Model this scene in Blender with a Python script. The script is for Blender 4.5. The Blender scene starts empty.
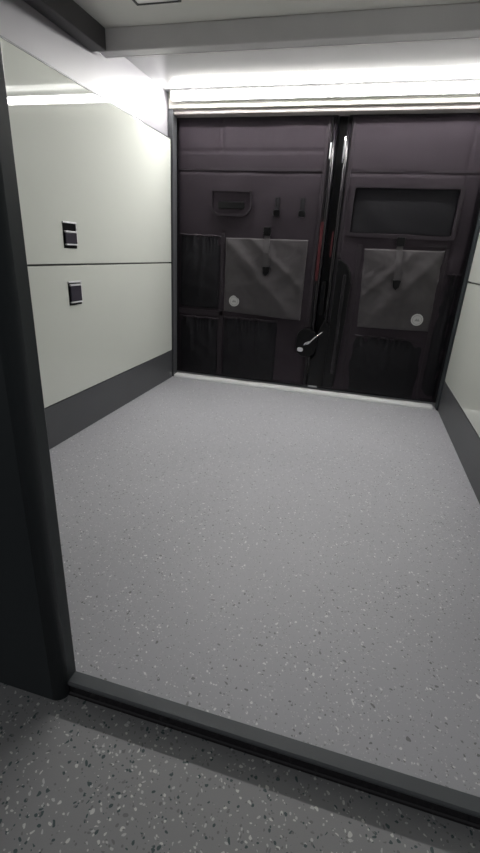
import bpy, bmesh, math, random
from mathutils import Vector, Matrix
random.seed(4)
sc = bpy.context.scene
COL = sc.collection

# ------------------------------------------------------------------ camera
CX, CY, CZ = 0.8683, -0.384, 0.6014
YAW, PITCH, ROLL, FPX = 0.2496, -0.3795, 0.0563, 437.7
def cam_axes():
    ca, sa, cb, sb = math.cos(YAW), math.sin(YAW), math.cos(PITCH), math.sin(PITCH)
    fw = Vector((-sa*cb, ca*cb, sb)); r = Vector((ca, sa, 0)); u = r.cross(fw)
    return math.cos(ROLL)*r + math.sin(ROLL)*u, -math.sin(ROLL)*r + math.cos(ROLL)*u, fw
r_, u_, f_ = cam_axes()
cd = bpy.data.cameras.new('camera'); cam = bpy.data.objects.new('camera', cd); COL.objects.link(cam)
cam.matrix_world = Matrix(((r_.x, u_.x, -f_.x, CX), (r_.y, u_.y, -f_.y, CY), (r_.z, u_.z, -f_.z, CZ), (0, 0, 0, 1)))
cd.sensor_fit = 'VERTICAL'; cd.sensor_height = 24.0; cd.lens = FPX/853*24.0
cd.clip_start = 0.01
sc.camera = cam

# ------------------------------------------------------------------ world, exposure
w = bpy.data.worlds.new('world'); sc.world = w; w.use_nodes = True
w.node_tree.nodes['Background'].inputs[0].default_value = (0.96, 0.98, 1.0, 1)
w.node_tree.nodes['Background'].inputs[1].default_value = 0.17
vs = sc.view_settings
vs.view_transform = 'Standard'; vs.look = 'None'; vs.gamma = 1; vs.use_curve_mapping = False
vs.exposure = 0.0
LED_STRENGTH = 106.0

# ------------------------------------------------------------------ materials
def mat(name, col, rough=0.5, metal=0.0, spec=0.5, bump=0.0, bscale=200.0, coat=0.0, vary=0.0, vscale=6.0, sheen=0.0):
    m = bpy.data.materials.new(name); m.use_nodes = True
    nt = m.node_tree; b = nt.nodes['Principled BSDF']
    b.inputs['Base Color'].default_value = (*col, 1)
    b.inputs['Roughness'].default_value = rough; b.inputs['Metallic'].default_value = metal
    b.inputs['Specular IOR Level'].default_value = spec
    b.inputs['Coat Weight'].default_value = coat; b.inputs['Coat Roughness'].default_value = 0.015
    if sheen:
        b.inputs['Sheen Weight'].default_value = sheen; b.inputs['Sheen Roughness'].default_value = 0.5
    tc = nt.nodes.new('ShaderNodeTexCoord')
    if vary:
        n = nt.nodes.new('ShaderNodeTexNoise'); n.inputs['Scale'].default_value = vscale; n.inputs['Detail'].default_value = 4
        nt.links.new(tc.outputs['Object'], n.inputs['Vector'])
        r = nt.nodes.new('ShaderNodeValToRGB')
        r.color_ramp.elements[0].position = 0.3; r.color_ramp.elements[1].position = 0.7
        r.color_ramp.elements[0].color = (*[c*(1-vary) for c in col], 1)
        r.color_ramp.elements[1].color = (*[min(1, c*(1+vary)) for c in col], 1)
        nt.links.new(n.outputs['Fac'], r.inputs['Fac']); nt.links.new(r.outputs['Color'], b.inputs['Base Color'])
    if bump:
        n = nt.nodes.new('ShaderNodeTexNoise'); n.inputs['Scale'].default_value = bscale; n.inputs['Detail'].default_value = 3
        nt.links.new(tc.outputs['Object'], n.inputs['Vector'])
        bp = nt.nodes.new('ShaderNodeBump'); bp.inputs['Strength'].default_value = bump; bp.inputs['Distance'].default_value = 0.002
        nt.links.new(n.outputs['Fac'], bp.inputs['Height']); nt.links.new(bp.outputs['Normal'], b.inputs['Normal'])
    return m

def floor_mat(name, base, flakes):
    m = bpy.data.materials.new(name); m.use_nodes = True
    nt = m.node_tree; b = nt.nodes['Principled BSDF']; L = nt.links.new
    tc = nt.nodes.new('ShaderNodeTexCoord')
    wn = nt.nodes.new('ShaderNodeTexNoise'); wn.inputs['Scale'].default_value = 60; wn.inputs['Detail'].default_value = 1
    L(tc.outputs['Object'], wn.inputs['Vector'])
    mx = nt.nodes.new('ShaderNodeVectorMath'); mx.operation = 'MULTIPLY_ADD'
    mx.inputs[1].default_value = (0.012, 0.012, 0); L(wn.outputs['Color'], mx.inputs[0]); L(tc.outputs['Object'], mx.inputs[2])
    col_prev = None
    n0 = nt.nodes.new('ShaderNodeTexNoise'); n0.inputs['Scale'].default_value = 3; n0.inputs['Detail'].default_value = 5
    L(tc.outputs['Object'], n0.inputs['Vector'])
    r0 = nt.nodes.new('ShaderNodeValToRGB')
    r0.color_ramp.elements[0].color = (*[c*0.9 for c in base], 1); r0.color_ramp.elements[1].color = (*[c*1.1 for c in base], 1)
    L(n0.outputs['Fac'], r0.inputs['Fac']); col_prev = r0.outputs['Color']
    # flakes: (cell scale, picked share of cells, flake radius, colour, offset)
    for sc_, share, rad, col, off in flakes:
        ad = nt.nodes.new('ShaderNodeVectorMath'); ad.operation = 'ADD'; ad.inputs[1].default_value = (off, off*1.7, 0)
        L(mx.outputs[0], ad.inputs[0])
        v = nt.nodes.new('ShaderNodeTexVoronoi'); v.voronoi_dimensions = '2D'; v.inputs['Scale'].default_value = sc_
        L(ad.outputs[0], v.inputs['Vector'])
        sp = nt.nodes.new('ShaderNodeSeparateColor'); L(v.outputs['Color'], sp.inputs[0])
        a = nt.nodes.new('ShaderNodeMath'); a.operation = 'LESS_THAN'; a.inputs[1].default_value = share; L(sp.outputs[0], a.inputs[0])
        rr = nt.nodes.new('ShaderNodeMath'); rr.operation = 'MULTIPLY'; rr.inputs[1].default_value = rad*1.5; L(sp.outputs[1], rr.inputs[0])
        c = nt.nodes.new('ShaderNodeMath'); c.operation = 'LESS_THAN'; L(v.outputs['Distance'], c.inputs[0]); L(rr.outputs[0], c.inputs[1])
        d = nt.nodes.new('ShaderNodeMath'); d.operation = 'MULTIPLY'; L(a.outputs[0], d.inputs[0]); L(c.outputs[0], d.inputs[1])
        mm = nt.nodes.new('ShaderNodeMix'); mm.data_type = 'RGBA'; mm.inputs['B'].default_value = (*col, 1)
        L(d.outputs[0], mm.inputs['Factor']); L(col_prev, mm.inputs['A']); col_prev = mm.outputs['Result']
    L(col_prev, b.inputs['Base Color'])
    b.inputs['Roughness'].default_value = 0.5; b.inputs['Specular IOR Level'].default_value = 0.4
    nb = nt.nodes.new('ShaderNodeTexNoise'); nb.inputs['Scale'].default_value = 700; L(tc.outputs['Object'], nb.inputs['Vector'])
    bp = nt.nodes.new('ShaderNodeBump'); bp.inputs['Strength'].default_value = 0.15; bp.inputs['Distance'].default_value = 0.001
    L(nb.outputs['Fac'], bp.inputs['Height']); L(bp.outputs['Normal'], b.inputs['Normal'])
    return m

def emit_mat(name, col, s):
    m = bpy.data.materials.new(name); m.use_nodes = True; b = m.node_tree.nodes['Principled BSDF']
    b.inputs['Base Color'].default_value = (0.9, 0.9, 0.9, 1)
    b.inputs['Emission Color'].default_value = (*col, 1); b.inputs['Emission Strength'].default_value = s
    return m

M = dict(
    floor=floor_mat('fine_speckled_vinyl', (0.43, 0.43, 0.46), ((230, 0.06, 0.35, (0.20, 0.20, 0.205), 0.0), (240, 0.06, 0.35, (0.74, 0.74, 0.74), 3.7),
                    (400, 0.08, 0.36, (0.30, 0.30, 0.305), 7.1), (410, 0.10, 0.36, (0.60, 0.60, 0.61), 11.3))),
    floor_dimmed=floor_mat('dimmed_coarse_vinyl', (0.30, 0.30, 0.305), ((220, 0.13, 0.38, (0.07, 0.10, 0.105), 0.0), (230, 0.10, 0.36, (0.66, 0.66, 0.64), 3.7),  # same vinyl as the bay; darker base carries the aisle's weaker light
                    (280, 0.12, 0.36, (0.20, 0.20, 0.205), 7.1), (300, 0.08, 0.36, (0.56, 0.56, 0.56), 11.3))),
    panel=mat('glossy_white_laminate', (0.66, 0.68, 0.63), 0.5, spec=0.0, coat=1.0, vary=0.02, vscale=1.5),
    panel_edge=mat('panel_edge', (0.10, 0.10, 0.105), 0.5),
    wall=mat('pale_grey_wall', (0.275, 0.268, 0.288), 0.42, bump=0.05, bscale=400),
    ceil_front=mat('cream_bed_board', (0.80, 0.79, 0.76), 0.35, bump=0.02, bscale=40, vary=0.02),
    ceil=mat('pale_ceiling_board', (0.50, 0.50, 0.50), 0.09, spec=0.6, bump=0.012, bscale=25, vary=0.03),
    bar=mat('grey_rail', (0.74, 0.72, 0.735), 0.38, bump=0.05, bscale=300, vary=0.06),
    shaded_rail=mat('rail_in_shade', (0.055, 0.052, 0.055), 0.45),  # dark base holds the shade the crossbar throws on the side rails
    toe=mat('charcoal_kick', (0.075, 0.077, 0.083), 0.42, bump=0.08, bscale=500, vary=0.06),
    post=mat('black_satin_panel', (0.040, 0.046, 0.050), 0.42, spec=0.25, bump=0.03, bscale=300),
    sill=mat('dark_grey_sill', (0.10, 0.108, 0.115), 0.3, bump=0.05, bscale=400),
    alu=mat('brushed_aluminium', (0.88, 0.88, 0.89), 0.4, metal=0.2, bump=0.05, bscale=400),
    cover=mat('glare_tinted_black_fabric', (0.028, 0.0205, 0.028), 0.72, spec=0.25, bump=0.5, bscale=900, vary=0.12, sheen=0.06),  # black fabric; the purple tint stands in for lens glare on the doors
    flap=mat('charcoal_flap_fabric', (0.054, 0.048, 0.053), 0.58, spec=0.4, bump=0.4, bscale=900, vary=0.08, sheen=0.1),
    binding=mat('binding_tape', (0.027, 0.021, 0.027), 0.6, spec=0.25, bump=0.3, bscale=700),
    mesh=mat('black_pocket_mesh', (0.010, 0.0095, 0.0125), 0.65, spec=0.2, bump=0.6, bscale=1200),
    black=mat('black_plastic', (0.006, 0.006, 0.007), 0.3, spec=0.25),
    rubber=mat('black_rubber', (0.012, 0.010, 0.013), 0.22),
    metal=mat('dark_door_paint', (0.02, 0.018, 0.022), 0.4),
    strap=mat('grey_webbing', (0.05, 0.045, 0.05), 0.6, bump=0.3, bscale=900),
    silver=mat('silver_plastic', (0.8, 0.8, 0.82), 0.3, metal=0.25),
    chrome=mat('chrome', (0.9, 0.9, 0.92), 0.12, metal=1.0),
    badge=mat('pale_grey_badge', (0.50, 0.50, 0.50), 0.4, bump=0.05),
    badge_mark=mat('badge_mark', (0.28, 0.28, 0.285), 0.45),
    red=mat('red_tape', (0.075, 0.006, 0.011), 0.5),
    paddle=mat('latch_paddle', (0.045, 0.04, 0.055), 0.3),
    plate=mat('white_gloss_plate', (0.93, 0.94, 0.93), 0.2),
    header=mat('header_board', (0.85, 0.84, 0.76), 0.4),
    header_trim=mat('header_trim', (0.36, 0.33, 0.32), 0.45),
    led=emit_mat('led_diffuser', (1.0, 0.985, 0.955), LED_STRENGTH),
)

# ------------------------------------------------------------------ mesh helpers
def add_box(bm, x0, x1, y0, y1, z0, z1, bev=0.0, seg=2):
    t = bmesh.new()
    bmesh.ops.create_cube(t, size=1)
    for v in t.verts:
        v.co = Vector(((x0+x1)/2 + v.co.x*(x1-x0), (y0+y1)/2 + v.co.y*(y1-y0), (z0+z1)/2 + v.co.z*(z1-z0)))
    if bev: bmesh.ops.bevel(t, geom=t.edges[:], offset=bev, segments=seg, affect='EDGES', profile=0.5)
    merge(bm, t)
def merge(bm, t):
    mp = {}
    for v in t.verts: mp[v] = bm.verts.new(v.co)
    for f in t.faces:
        nf = bm.faces.new([mp[v] for v in f.verts]); nf.smooth = f.smooth
    t.free()
def add_prism(bm, pts, axis, a0, a1, bev=0.0):
    """closed outline pts (u,v) extruded along axis; axis y: (x,z), x: (y,z), z: (x,y)"""
    t = bmesh.new()
    def P(u, v, a): return {'y': (u, a, v), 'x': (a, u, v), 'z': (u, v, a)}[axis]
    A = [t.verts.new(P(u, v, a0)) for u, v in pts]; B = [t.verts.new(P(u, v, a1)) for u, v in pts]
    n = len(pts); f0 = t.faces.new(A); t.faces.new(B[::-1])
    rim = list(f0.edges)
    for i in range(n): t.faces.new((A[i], B[i], B[(i+1) % n], A[(i+1) % n]))
    bmesh.ops.recalc_face_normals(t, faces=t.faces[:])
    if bev: bmesh.ops.bevel(t, geom=rim, offset=bev, segments=2, affect='EDGES', profile=0.5)
    merge(bm, t)
def round_rect(x0, x1, z0, z1, r, n=5, radii=None):
    radii = radii or (r, r, r, r)              # bl, br, tr, tl
    out = []
    for (cx, cz, a0, rr) in ((x0, z0, 180, radii[0]), (x1, z0, 270, radii[1]), (x1, z1, 0, radii[2]), (x0, z1, 90, radii[3])):
        ox = cx + (rr if cx == x0 else -rr); oz = cz + (rr if cz == z0 else -rr)
        for k in range(n+1):
            a = math.radians(a0 + 90*k/n); out.append((ox + rr*math.cos(a), oz + rr*math.sin(a)))
    return out
def add_ring(bm, outer, inner, y0, y1):
    """frame between two outlines with equal point counts, extruded along y"""
    n = len(outer)
    vs_ = [[bm.verts.new((u, y, v)) for u, v in o] for o in (outer, inner) for y in (y0, y1)]
    of, ob, jf, jb = vs_
    for i in range(n):
        k = (i+1) % n
        bm.faces.new((of[i], of[k], jf[k], jf[i])); bm.faces.new((ob[k], ob[i], jb[i], jb[k]))
        bm.faces.new((of[k], of[i], ob[i], ob[k])); bm.faces.new((jf[i], jf[k], jb[k], jb[i]))
def add_tube(bm, pts, rad, seg=10):
    pts = [Vector(p) for p in pts]; rings = []
    for i, p in enumerate(pts):
        d = (pts[min(i+1, len(pts)-1)] - pts[max(i-1, 0)]).normalized()
        a = d.orthogonal().normalized(); b = d.cross(a)
        if rings and False: pass
        rings.append([bm.verts.new(p + rad*(math.cos(2*math.pi*k/seg)*a + math.sin(2*math.pi*k/seg)*b)) for k in range(seg)])
    for i in range(len(rings)-1):
        for k in range(seg):
            f = bm.faces.new((rings[i][k], rings[i][(k+1) % seg], rings[i+1][(k+1) % seg], rings[i+1][k])); f.smooth = True
    bm.faces.new(rings[0][::-1]); bm.faces.new(rings[-1])
def add_sheet(bm, quad, y0, hf, nx=40, nz=40):
    """fabric slab facing -y: quad = bl, br, tr, tl in (x,z); front at y0 - hf(u,v,x,z), flat back at y0"""
    bl, br, tr, tl = [Vector(q) for q in quad]
    G, Bk = [], []
    for j in range(nz+1):
        v = j/nz; rowf, rowb = [], []
        for i in range(nx+1):
            u = i/nx
            p = (bl*(1-u)+br*u)*(1-v) + (tl*(1-u)+tr*u)*v
            h = max(hf(u, v, p.x, p.y), 0.0006)
            rowf.append(bm.verts.new((p.x, y0-h, p.y)))
            rowb.append(bm.verts.new((p.x, y0, p.y)) if i in (0, nx) or j in (0, nz) else None)
        G.append(rowf); Bk.append(rowb)
    for j in range(nz):
        for i in range(nx):
            f = bm.faces.new((G[j][i], G[j][i+1], G[j+1][i+1], G[j+1][i])); f.smooth = True
    loop = [(0, i) for i in range(nx)] + [(j, nx) for j in range(nz)] + [(nz, i) for i in range(nx, 0, -1)] + [(j, 0) for j in range(nz, 0, -1)]
    for k in range(len(loop)):
        a, b = loop[k], loop[(k+1) % len(loop)]
        bm.faces.new((G[b[0]][b[1]], G[a[0]][a[1]], Bk[a[0]][a[1]], Bk[b[0]][b[1]]))
    bm.faces.new([Bk[a[0]][a[1]] for a in loop[::-1]])

def obj(name, bm, material, parent=None, origin=None, smooth=False):
    bmesh.ops.recalc_face_normals(bm, faces=bm.faces[:])
    if parent is not None:
        o0 = parent; off = Vector((0, 0, 0))
        while o0 is not None: off += o0.location; o0 = o0.parent
    else: off = Vector(origin) if origin is not None else Vector((0, 0, 0))
    for v in bm.verts: v.co -= off
    me = bpy.data.meshes.new(name); bm.to_mesh(me); bm.free()
    me.materials.append(M[material])
    o = bpy.data.objects.new(name, me); COL.objects.link(o)
    if parent is not None: o.parent = parent
    else: o.location = off
    return o
def box(name, dims, material, parent=None, bev=0.0, seg=2):
    bm = bmesh.new(); add_box(bm, *dims, bev=bev, seg=seg)
    o = ((dims[0]+dims[1])/2, (dims[2]+dims[3])/2, dims[4])
    return obj(name, bm, material, parent, None if parent else o)
def tag(o, label, cat=None, group=None, kind=None):
    o['label'] = label
    if cat: o['category'] = cat
    if group: o['group'] = group
    if kind: o['kind'] = kind
    return o
def struct(o, label, cat='structure'): return tag(o, label, cat, None, 'structure')
def thing(name, loc, label, cat, group=None):
    e = bpy.data.objects.new(name, None); COL.objects.link(e); e.location = loc; e.empty_display_size = 0.05
    return tag(e, label, cat, group)
def copy_tree(o, parent=None):
    c = o.copy(); COL.objects.link(c); c.parent = parent
    for ch in list(o.children): copy_tree(ch, c)
    return c

def wr(x, z, s, a, seed=0.0):
    """smooth cloth undulation"""
    return a*(math.sin(s*x*1.0+2.1*math.sin(s*z*0.6+seed)+seed) * math.cos(s*0.8*z+1.7*math.sin(s*x*0.5+seed*1.3)))

W, D, HC = 1.25, 1.6256, 1.185
YD = 1.660            # plane the door covers hang on

# ------------------------------------------------------------------ the setting
struct(box('floor', (-0.03, W+0.03, -0.008, D+0.10, -0.04, 0.0), 'floor'), 'pale grey speckled vinyl floor inside the cargo bay', 'floor')
struct(box('floor', (-0.6, 1.9, -2.2, -0.008, -0.04, 0.0), 'floor_dimmed'), 'speckled vinyl floor of the aisle before the sill, its dimmer light put into a darker grey', 'floor')
bm = bmesh.new(); add_box(bm, -0.045, -0.020, 0.006, D+0.10, 0.0, HC+0.02)
struct(obj('wall_left', bm, 'wall'), 'pale grey side wall band above the white cabinet', 'wall')
bm = bmesh.new(); add_box(bm, W+0.020, W+0.045, 0.006, D+0.10, 0.0, HC+0.02)
struct(obj('wall_right', bm, 'wall'), 'pale grey side wall behind the right-hand cabinet', 'wall')
struct(box('ceiling', (-0.02, W+0.02, 1.08, D+0.10, HC, HC+0.02), 'ceil'), 'glossy pale grey ceiling board between crossbar and light strip', 'ceiling')
struct(box('ceiling', (-0.02, W+0.02, 0.0, 1.08, HC, HC+0.02), 'ceil_front'), 'matt cream ceiling board in front of the crossbar', 'ceiling')

# opening: sill and partitions
def sill():
    bm = bmesh.new()
    prof = [(-0.0175, 0.0195), (-0.0175, 0.0230), (-0.0155, 0.025), (0.0015, 0.025), (0.003, 0.0235), (0.003, 0.0), (-0.008, 0.0), (-0.008, 0.0195)]
    add_prism(bm, prof, 'x', 0.545, 1.205)
    o = obj('trim_1', bm, 'sill', None, (0.875, -0.01, 0))
    bm = bmesh.new()
    add_prism(bm, [(-0.0085, 0.0), (-0.0180, 0.0), (-0.0180, 0.004), (-0.0163, 0.006), (-0.0163, 0.0190), (-0.0085, 0.0190)], 'x', 0.545, 1.205)  # sill's front face, split off so its shadow can be coloured black
    tag(obj('sill_front', bm, 'rubber', o), 'front face of the sill, its shadow put into a black colour')
    return o
struct(sill(), 'dark grey raised sill strip across the bay opening', 'sill')
def partition(name, x0, x1, edge, ztop=1.6):
    bm = bmesh.new(); y0, y1, r = -0.031, 0.006, 0.016
    pts = []
    if edge > 0:
        pts = [(x0, y0)]
        for k in range(9):
            a = math.radians(-90 + 90*k/8); pts.append((x1-r+r*math.cos(a), y0+r+r*math.sin(a)))
        pts += [(x1, y1-0.004), (x1-0.003, y1), (x0, y1)]
    else:
        pts = [(x1, y1), (x0+0.003, y1), (x0, y1-0.004)]
        for k in range(9):
            a = math.radians(180 + 90*k/8); pts.append((x0+r+r*math.cos(a), y0+r+r*math.sin(a)))
        pts += [(x1, y0)]
    add_prism(bm, pts, 'z', 0.0, ztop)
    for f in bm.faces:
        f.smooth = abs(f.normal.z) < 0.5 and f.calc_area() < 0.02
    o = obj(name, bm, 'post', None, ((x0+x1)/2, -0.012, 0)); return o
struct(partition('wall_front', -0.6, 0.545, 1), 'black satin partition with rounded edge left of the bay opening', 'wall')
struct(partition('wall_front', 1.205, 1.9, -1), 'black satin partition right of the bay opening, beyond the frame', 'wall')

# rear frame: threshold, header, corner trims
bm = bmesh.new(); add_prism(bm, [(D-0.022, 0), (D-0.022, 0.004), (D-0.017, 0.011), (D+0.018, 0.013), (D+0.020, 0.0)], 'x', 0.004, W-0.02)
struct(obj('trim_2', bm, 'plate', None, (W/2, D, 0)), 'bright white threshold strip below the rear doors', 'threshold')
struct(box('trim_3', (-0.015, W+0.015, 1.600, D+0.02, 1.130, HC), 'header', bev=0.002), 'cream header board just under the light strip', 'trim')
struct(box('trim_4', (-0.01, W+0.01, 1.612, YD+0.02, 1.112, 1.1295), 'header_trim', bev=0.004), 'grey brown padded edge above the rear doors', 'trim')
bm = bmesh.new(); add_box(bm, -0.018, 0.004, 1.5995, 1.645, 0.0, 1.130, 0.003)
struct(obj('trim_5', bm, 'toe', None, (0, 1.62, 0)), 'dark corner strip between left cabinet and rear door', 'trim')
bm = bmesh.new(); add_box(bm, W-0.006, W+0.018, 1.594, 1.645, 0.0, 1.130, 0.004)
struct(obj('trim_6', bm, 'post', None, (W, 1.62, 0)), 'dark corner strip between right cabinet and rear door', 'trim')

# ------------------------------------------------------------------ bed rails under the ceiling
cr = thing('bed_frame_rail', (W/2, 1.075, 1.130), 'grey metal crossbar running under the ceiling from side to side', 'crossbar')
bm = bmesh.new(); add_box(bm, 0.0, W, 1.058, 1.098, 1.130, HC, 0.003); obj('bar', bm, 'bar', cr)
bm = bmesh.new(); add_box(bm, 0.0, W, 1.0985, 1.104, 1.130, 1.136, 0.001); obj('bar_lip', bm, 'bar', cr)
for x0, x1, lab in ((-0.020, 0.030, 'side rail under the ceiling above the left cabinet, crossbar shade in its dark colour'), (W-0.030, W+0.020, 'side rail under the ceiling above the right cabinet, crossbar shade in its dark colour')):
    tag(box('side_rail', (x0, x1, 0.006, 1.0575, 1.130, HC), 'shaded_rail', bev=0.003), lab, 'rail')
pl = thing('ceiling_plate', (0.25, 0.86, HC), 'small bright white dark-edged rectangular plate mounted on the ceiling before the crossbar', 'plate')
bm = bmesh.new(); add_prism(bm, round_rect(0.196, 0.312, 0.80, 0.938, 0.008), 'z', HC-0.0045, HC); obj('plate', bm, 'plate', pl)
bm = bmesh.new(); add_box(bm, 0.192, 0.316, 0.938, 0.942, HC-0.007, HC, 0.001); add_box(bm, 0.192, 0.316, 0.793, 0.80, HC-0.008, HC, 0.0015)
add_box(bm, 0.192, 0.198, 0.80, 0.938, HC-0.007, HC, 0.001); add_box(bm, 0.310, 0.316, 0.80, 0.938, HC-0.007, HC, 0.001); obj('rim', bm, 'toe', pl)

# ------------------------------------------------------------------ light strip
ls = thing('led_light_strip', (W/2, 1.585, HC), 'long glowing white light strip under the ceiling above the rear doors', 'light')
bm = bmesh.new()
prof = [(1.5995, HC), (1.5995, 1.1500), (1.5800, 1.1500), (1.5800, 1.1515), (1.5960, 1.1515), (1.5960, HC-0.004), (1.5645, HC-0.004), (1.5645, HC-0.009), (1.5620, HC-0.009), (1.5620, HC)]
add_prism(bm, prof, 'x', 0.008, W-0.008); obj('housing', bm, 'alu', ls)
bm = bmesh.new(); prof = [(1.5955, HC-0.0045), (1.5655, HC-0.0045)]
for k in range(7):
    a = math.radians(180 + 90*k/6); prof.append((1.5735 + 0.008*math.cos(a), 1.1605+0.008*math.sin(a)))
prof.append((1.5955, 1.1525))
add_prism(bm, prof, 'x', 0.014, W-0.014)
obj('diffuser', bm, 'led', ls)
for x0, x1 in ((0.0095, 0.0135), (W-0.0135, W-0.0095)):
    bm = bmesh.new(); add_prism(bm, [(1.5995, HC), (1.5995, 1.149), (1.585, 1.150), (1.568, 1.165), (1.562, HC)], 'x', x0, x1); obj('end_cap', bm, 'header', ls)

# ------------------------------------------------------------------ side cabinets
def latch(door, yc, z0, z1, s, flip):
    """recessed slam latch on a door whose face lies at x=fx; s=+1 face looks to +x"""
    fx = 0.0 if s > 0 else W
    def X(a, b): return (fx+s*a, fx+s*b) if s > 0 else (fx+s*b, fx+s*a)
    y0, y1 = yc-0.033, yc+0.033
    bm = bmesh.new(); add_box(bm, *X(0.0, 0.0012), y0+.001, y1-.003, z0+.001, z1-.003); tag(obj('latch_recess', bm, 'black', door), 'black latch recess')
    bm = bmesh.new(); add_box(bm, *X(0.0, 0.004), y0, y1, z1-.005, z1, .001); add_box(bm, *X(0.0, 0.003), y1-.0035, y1, z0+.02, z1-.005, .0005)
    tag(obj('latch_bezel', bm, 'silver', door), 'silver latch bezel')
    if not flip: a, b = z0+.014, z0+.044
    else: a, b = z0+.012, z0+.058
    bm = bmesh.new(); add_box(bm, *X(0.0012, 0.006), y0+.006, y1-.006, a, b, .0015); tag(obj('latch_paddle', bm, 'paddle', door), 'dark latch paddle')
    bm = bmesh.new(); add_box(bm, *X(0.0012, 0.0075), y0+.005, y1-.005, b, b+.005, .001); tag(obj('latch_lip', bm, 'silver', door), 'chrome edge of the latch paddle')
    bm = bmesh.new(); add_box(bm, *X(0.0012, 0.0075), y0+.005, y1-.005, a-.0045, a-.0005, .001); tag(obj('latch_lip', bm, 'silver', door), 'chrome edge of the latch paddle')
def cabinet(s, loc, label, latches):
    c = thing('storage_cabinet', loc, label, 'cabinet')
    fx = 0.0 if s > 0 else W
    def X(a, b): return (fx+s*a, fx+s*b) if s > 0 else (fx+s*b, fx+s*a)
    bm = bmesh.new(); add_box(bm, *X(-0.0195, -0.0125), 0.012, 1.590, 0.130, 1.022); obj('body', bm, 'panel_edge', c)
    bm = bmesh.new(); add_box(bm, *X(-0.0195, -0.002), 0.012, 1.590, 1.0200, 1.0245, .0008); tag(obj('edge_strip', bm, 'toe', c), 'thin dark strip along the cabinet top')
    bm = bmesh.new(); add_box(bm, *X(-0.0195, -0.001), 0.012, 1.591, 0.0, 0.1345, .002); tag(obj('toe_kick', bm, 'toe', c), 'charcoal toe kick board')
    for z0, z1, l in ((0.5405, 1.019, latches[0]), (0.1375, 0.5355, latches[1])):
        bm = bmesh.new(); add_box(bm, *X(-0.012, 0.0), 0.016, 1.587, z0, z1, .0015); d = obj('door', bm, 'panel', c)
        if l: latch(d, *l, s, z0 < 0.3)
    return c
cabinet(1, (-0.01, 0.8, 0), 'glossy white storage cabinet with two latched doors on the left', ((0.848, 0.583, 0.657), (0.850, 0.419, 0.491)))
cabinet(-1, (W+0.01, 0.8, 0), 'glossy white storage cabinet along the right side', ((0.848, 0.583, 0.657), (0.850, 0.419, 0.491)))

# ------------------------------------------------------------------ rear doors (metal leaves) with seals and locks
def leaf(name, x0, x1, label):
    o = struct(box(name, (x0, x1, YD+0.001, YD+0.06, 0.014, 1.128), 'metal', bev=0.006), label, 'door')
    return o
d1 = leaf('door_1', -0.015, 0.672, 'black rear door leaf on the left')
d2 = leaf('door_2', 0.712, W+0.015, 'black rear door leaf on the right')
bm = bmesh.new(); add_box(bm, 0.66, 0.73, YD+0.061, YD+0.07, 0.014, 1.128); obj('seal_flange', bm, 'black', d2)
for d, xs, yy in ((d1, 0.6640, YD-0.002), (d2, 0.7180, YD-0.003)):
    bm = bmesh.new(); add_tube(bm, [(xs, yy, 0.03), (xs, yy, 0.4), (xs, yy, 0.8), (xs, yy, 1.105)], 0.0085, 14); obj('door_seal', bm, 'rubber', d)
bm = bmesh.new(); add_box(bm, 0.706, 0.714, YD-0.013, YD+0.001, 0.962, 1.03, .002); add_box(bm, 0.704, 0.716, YD-0.006, YD+0.001, 0.95, 1.04, .002); obj('striker', bm, 'chrome', d2)
bm = bmesh.new(); add_box(bm, 0.652, 0.657, YD-0.010, YD+0.001, 0.965, 1.02, .0015); obj('striker', bm, 'alu', d1)
bm = bmesh.new(); add_box(bm, 0.6495, 0.662, YD-0.0125, YD-0.0005, 0.500, 0.735, .002); tag(obj('red_strip', bm, 'red', d1), 'dark red vertical strip')
bm = bmesh.new(); add_box(bm, 0.7005, 0.7065, YD-0.008, YD+0.002, 0.60, 0.70, .0015); tag(obj('red_strip', bm, 'red', d2), 'narrow dark red strip')

# door lock on the left leaf
bm = bmesh.new(); add_prism(bm, round_rect(0.598, 0.690, 0.165, 0.292, 0.040, 7), 'y', YD-0.026, YD, 0.004); lk = obj('lock_housing', bm, 'black', d1)
bm = bmesh.new(); add_prism(bm, round_rect(0.6055, 0.634, 0.188, 0.208, 0.009, 4), 'y', YD-0.033, YD-0.024, 0.002); obj('lock_button', bm, 'chrome', lk)
bm = bmesh.new(); add_tube(bm, [(0.642, YD-0.035, 0.224), (0.662, YD-0.038, 0.238), (0.684, YD-0.038, 0.262), (0.712, YD-0.034, 0.286)], 0.0028, 8)
add_prism(bm, [(0.632, 0.219), (0.656, 0.226), (0.668, 0.240), (0.655, 0.240), (0.640, 0.232)], 'y', YD-0.036, YD-0.024); obj('lock_lever', bm, 'chrome', lk)
bm = bmesh.new(); add_prism(bm, [(0.668, 0.03), (0.74, 0.03), (0.742, 0.30), (0.715, 0.34), (0.690, 0.28), (0.690, 0.18), (0.668, 0.15)], 'y', YD-0.020, YD-0.0005, 0.004)
add_prism(bm, round_rect(0.683, 0.700, 0.36, 0.50, 0.006, 3), 'y', YD-0.016, YD-0.0005, 0.002)
obj('lock_cover', bm, 'black', d2)
# long grip on the right leaf
bm = bmesh.new(); add_prism(bm, [(0.738, 0.03), (0.787, 0.03), (0.794, 0.10), (0.803, 0.33), (0.806, 0.50), (0.798, 0.545), (0.780, 0.574), (0.752, 0.592), (0.738, 0.592)], 'y', YD-0.022, YD, 0.006)
g = obj('grip_bezel', bm, 'black', d2)
bm = bmesh.new(); add_prism(bm, round_rect(0.768, 0.784, 0.10, 0.535, 0.0075, 5), 'y', YD-0.030, YD-0.020, 0.003); obj('grip', bm, 'rubber', g)

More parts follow.
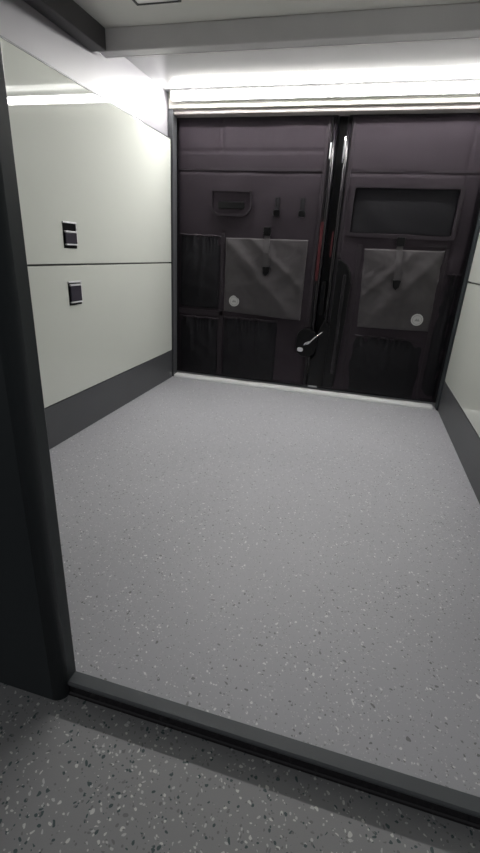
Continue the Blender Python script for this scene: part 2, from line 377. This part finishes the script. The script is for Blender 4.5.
# ------------------------------------------------------------------ fabric covers on the doors
def strip(parent, name, x0, x1, z0, z1, y, t, m='binding', bev=0.0015):
    bm = bmesh.new(); add_box(bm, x0, x1, y-t, y, z0, z1, bev); return obj(name, bm, m, parent)
def smooth(t): t = max(0, min(1, t)); return t*t*(3-2*t)
def gather(parent, x0, x1, z0, z1, seed, depth=0.022, m='mesh', folds=7):
    def h(u, v, x, z):
        b = math.sin(math.pi*u)**0.5 * (0.35 + 0.65*math.sin(math.pi*min(1, v*0.9+0.08)))
        f = math.sin(folds*2*math.pi*u + 1.4*math.sin(5*v+seed) + seed)
        return 0.004 + depth*b + 0.0022*f*(0.6+0.6*math.sin(3.1*u*folds+seed*2))*smooth(v*1.2)*math.sin(math.pi*u)**0.4 + wr(x, z, 45, 0.002, seed) + 0.006*smooth((v-0.72)/0.28)*math.sin(math.pi*u)**0.5*math.sin(31*u+9*math.sin(7*u+seed)+seed)
    bm = bmesh.new(); add_sheet(bm, ((x0, z0), (x1, z0), (x1, z1), (x0, z1)), YD-0.004, h, 56, 36)
    p = obj('pocket', bm, m, parent)
    bm = bmesh.new()
    pts = []
    for k in range(41):
        u = k/40; x = x0+(x1-x0)*u
        pts.append((x, YD-0.004-h(u, 1.0, x, z1)*0.8-0.002, z1-0.002+0.0015*math.sin(17*u+seed)))
    add_tube(bm, pts, 0.0045, 8); obj('elastic_hem', bm, 'binding', p)
    return p
def flap(parent, quad, seed, mirror):
    def h(u, v, x, z):
        uu = u if not mirror else 1-u
        edge = min(u, 1-u, v, 1-v)
        d = (uu + v*0.95 - 0.92)          # diagonal crease line
        ridge = 0.007*math.exp(-(d/0.11)**2)*smooth(1.25-abs(uu-0.45)*1.6)
        d2_ = (uu*0.9 + v - 1.28); ridge2 = 0.0035*math.exp(-(d2_/0.06)**2)*smooth(uu*1.5)
        belly = 0.013*math.sin(math.pi*u)**0.6*math.sin(math.pi*min(1, v*0.85+0.1))**0.6
        return 0.005 + 0.0*edge + belly + ridge + ridge2 + wr(x, z, 30, 0.0032, seed) + wr(x, z, 90, 0.0007, seed+2)
    bm = bmesh.new(); add_sheet(bm, quad, YD-0.010, h, 60, 60)
    return obj('flap', bm, 'flap', parent), h
def badge(parent, x, z, y):
    bm = bmesh.new(); pts = [(x+0.0245*math.cos(2*math.pi*k/28), z+0.0245*math.sin(2*math.pi*k/28)) for k in range(28)]
    add_prism(bm, pts, 'y', y-0.004, y, 0.0012); b = tag(obj('badge', bm, 'badge', parent), 'round pale grey badge with faint emblem')
    bm = bmesh.new()
    o = [(x+0.019*math.cos(2*math.pi*k/24), z+0.019*math.sin(2*math.pi*k/24)) for k in range(24)]
    i = [(x+0.0172*math.cos(2*math.pi*k/24), z+0.0172*math.sin(2*math.pi*k/24)) for k in range(24)]
    add_ring(bm, o, i, y-0.0048, y-0.003)
    add_prism(bm, [(x-0.011, z-0.006), (x-0.003, z+0.006), (x+0.001, z), (x+0.005, z+0.005), (x+0.012, z-0.006)], 'y', y-0.0048, y-0.003)
    obj('badge_emblem', bm, 'badge_mark', b)
def strap(parent, x, z0, z1, ytop, ymid):
    bm = bmesh.new(); n = 14; w2 = 0.0125; prev = None
    for k in range(n+1):
        t = k/n; z = z1+(z0-z1)*t; y = ytop+(ymid-ytop)*smooth(t*1.6)
        cur = [bm.verts.new((x+0.010*t+sx*w2, y-dy, z)) for sx, dy in ((-1, 0), (1, 0), (1, 0.004), (-1, 0.004))]
        if prev:
            for i in range(4): bm.faces.new((prev[i], prev[(i+1) % 4], cur[(i+1) % 4], cur[i]))
        else: bm.faces.new(cur)
        prev = cur
    bm.faces.new(prev[::-1]); s = obj('strap', bm, 'strap', parent)
    bm = bmesh.new(); add_box(bm, x-0.016, x+0.016, ytop-0.010, ytop-0.002, z1-0.012, z1+0.022, .002); obj('strap_anchor', bm, 'black', s)
    xb = x+0.010; bm = bmesh.new(); add_prism(bm, [(xb-0.017, z0+0.006), (xb+0.017, z0+0.006), (xb+0.013, z0-0.022), (xb, z0-0.034), (xb-0.013, z0-0.022)], 'y', ymid-0.010, ymid+0.002, 0.002); obj('buckle', bm, 'black', s)

# left cover
cl = thing('door_cover', (0.33, YD, 0.02), 'black fabric pocket cover on the left rear door, with grab recess', 'door cover')
def hl(u, v, x, z):
    e = smooth(min(u, 1-u)*0.645/0.015)*smooth(min(v, 1-v)*1.09/0.015)
    groove = 0.004*math.exp(-((z-0.915)/0.006)**2) + 0.003*math.exp(-((z-0.99)/0.005)**2)
    if z > 0.99: groove += 0.004*math.exp(-((x-0.205)/0.006)**2)
    groove += 0.004*math.exp(-((x-0.222)/0.008)**2) * (1 if z < 0.68 else 0)
    return 0.003 + 0.006*e - groove*0.9 + wr(x, z, 16, 0.0018, 1.0) + wr(x, z, 40, 0.0006, 2.0)
bm = bmesh.new(); add_sheet(bm, ((0.004, 0.022), (0.648, 0.022), (0.648, 1.108), (0.004, 1.108)), YD, hl, 110, 170); obj('backing', bm, 'cover', cl)
strip(cl, 'binding', 0.006, 0.640, 0.918, 0.928, YD-0.0085, 0.0015, bev=0.0005); strip(cl, 'binding', 0.632, 0.646, 0.30, 1.10, YD-0.007, 0.006)
strip(cl, 'binding', 0.214, 0.236, 0.030, 0.340, YD-0.008, 0.006); strip(cl, 'binding', 0.214, 0.230, 0.340, 0.672, YD-0.007, 0.004)
strip(cl, 'binding', 0.010, 0.236, 0.312, 0.334, YD-0.008, 0.006)
# grab recess
bm = bmesh.new()
add_ring(bm, round_rect(0.162, 0.346, 0.744, 0.846, 0, 6, (0.040, 0.040, 0.008, 0.008)), round_rect(0.170, 0.338, 0.752, 0.838, 0, 6, (0.033, 0.033, 0.004, 0.004)), YD-0.022, YD-0.006)
gr = obj('grab_recess', bm, 'binding', cl)
bm = bmesh.new(); add_prism(bm, round_rect(0.171, 0.337, 0.753, 0.837, 0, 6, (0.032, 0.032, 0.004, 0.004)), 'y', YD-0.013, YD-0.006); obj('recess_lining', bm, 'cover', gr)
bm = bmesh.new(); add_prism(bm, round_rect(0.196, 0.316, 0.772, 0.800, 0.006, 3), 'y', YD-0.0185, YD-0.012, 0.002); obj('grab_slot', bm, 'black', gr)
for x in (0.458, 0.566):
    bm = bmesh.new(); add_box(bm, x-0.009, x+0.009, YD-0.013, YD-0.006, 0.772, 0.822, .002); hk = obj('hanging_loop', bm, 'mesh', cl)
    bm = bmesh.new(); add_prism(bm, round_rect(x-0.014, x+0.014, 0.750, 0.774, 0.005, 3), 'y', YD-0.020, YD-0.006, 0.002); obj('loop_buckle', bm, 'black', hk)
gather(cl, 0.018, 0.212, 0.345, 0.662, 0.4, 0.016, folds=4); gather(cl, 0.018, 0.212, 0.030, 0.300, 1.9, 0.018, folds=4); gather(cl, 0.240, 0.500, 0.030, 0.312, 3.1, 0.024, folds=7)
qL = ((0.240, 0.338), (0.603, 0.326), (0.604, 0.662), (0.240, 0.656))
fo, hfl = flap(cl, qL, 0.7, False)
badge(cl, 0.291, 0.388, YD-0.010-hfl(0.14, 0.17, 0.291, 0.388)+0.0015)
strap(cl, 0.424, 0.540, 0.684, YD-0.012, YD-0.030)

# right cover
crr = thing('door_cover', (0.99, YD, 0.02), 'black fabric pocket cover on the right rear door, with dark window pocket', 'door cover')
def hr(u, v, x, z):
    e = smooth(min(u, 1-u)*0.5/0.015)*smooth(min(v, 1-v)*1.09/0.015)
    inside = smooth((x-0.768)/0.008)*smooth((1.168-x)/0.008)*smooth((z-0.694)/0.008)*smooth((0.868-z)/0.008)
    groove = 0.004*math.exp(-((z-0.915)/0.006)**2) + 0.003*math.exp(-((x-1.172)/0.006)**2)
    return 0.004 + 0.010*e - 0.0125*inside - groove*0.8 + wr(x, z, 16, 0.0018, 4.0) + wr(x, z, 40, 0.0006, 5.0)
bm = bmesh.new(); add_sheet(bm, ((0.740, 0.022), (1.238, 0.022), (1.238, 1.108), (0.729, 1.108)), YD, hr, 100, 180); obj('backing', bm, 'cover', crr)
bm = bmesh.new(); add_ring(bm, round_rect(0.758, 1.178, 0.684, 0.878, 0.012, 4), round_rect(0.772, 1.164, 0.698, 0.864, 0.008, 4), YD-0.020, YD-0.005); wf = obj('window_frame', bm, 'binding', crr)
def hw(u, v, x, z): return 0.003 + 0.004*math.sin(math.pi*u)*math.sin(math.pi*v) + wr(x, z, 24, 0.0018, 2.0)
bm = bmesh.new(); add_sheet(bm, ((0.770, 0.696), (1.166, 0.696), (1.166, 0.866), (0.770, 0.866)), YD-0.0035, hw, 40, 24); obj('window_mesh', bm, 'mesh', wf)
strip(crr, 'binding', 0.733, 0.746, 0.60, 1.10, YD-0.008, 0.007); strip(crr, 'binding', 0.745, 1.235, 0.918, 0.927, YD-0.0125, 0.0015, bev=0.0005)
strip(crr, 'binding', 0.815, 0.832, 0.030, 0.655, YD-0.010, 0.006); strip(crr, 'binding', 1.155, 1.168, 0.030, 0.655, YD-0.010, 0.006); strip(crr, 'binding', 0.832, 1.155, 0.655, 0.668, YD-0.010, 0.004)
gather(crr, 0.842, 1.150, 0.030, 0.285, 2.2, 0.024, folds=6); gather(crr, 1.172, 1.232, 0.030, 0.560, 5.0, 0.012, folds=2)
qR = ((0.858, 0.322), (1.152, 0.328), (1.152, 0.645), (0.842, 0.640))
fo2, hfr = flap(crr, qR, 2.9, True)
badge(crr, 1.098, 0.373, YD-0.010-hfr(0.84, 0.16, 1.098, 0.373)+0.0015)
strap(crr, 0.979, 0.520, 0.668, YD-0.014, YD-0.030)
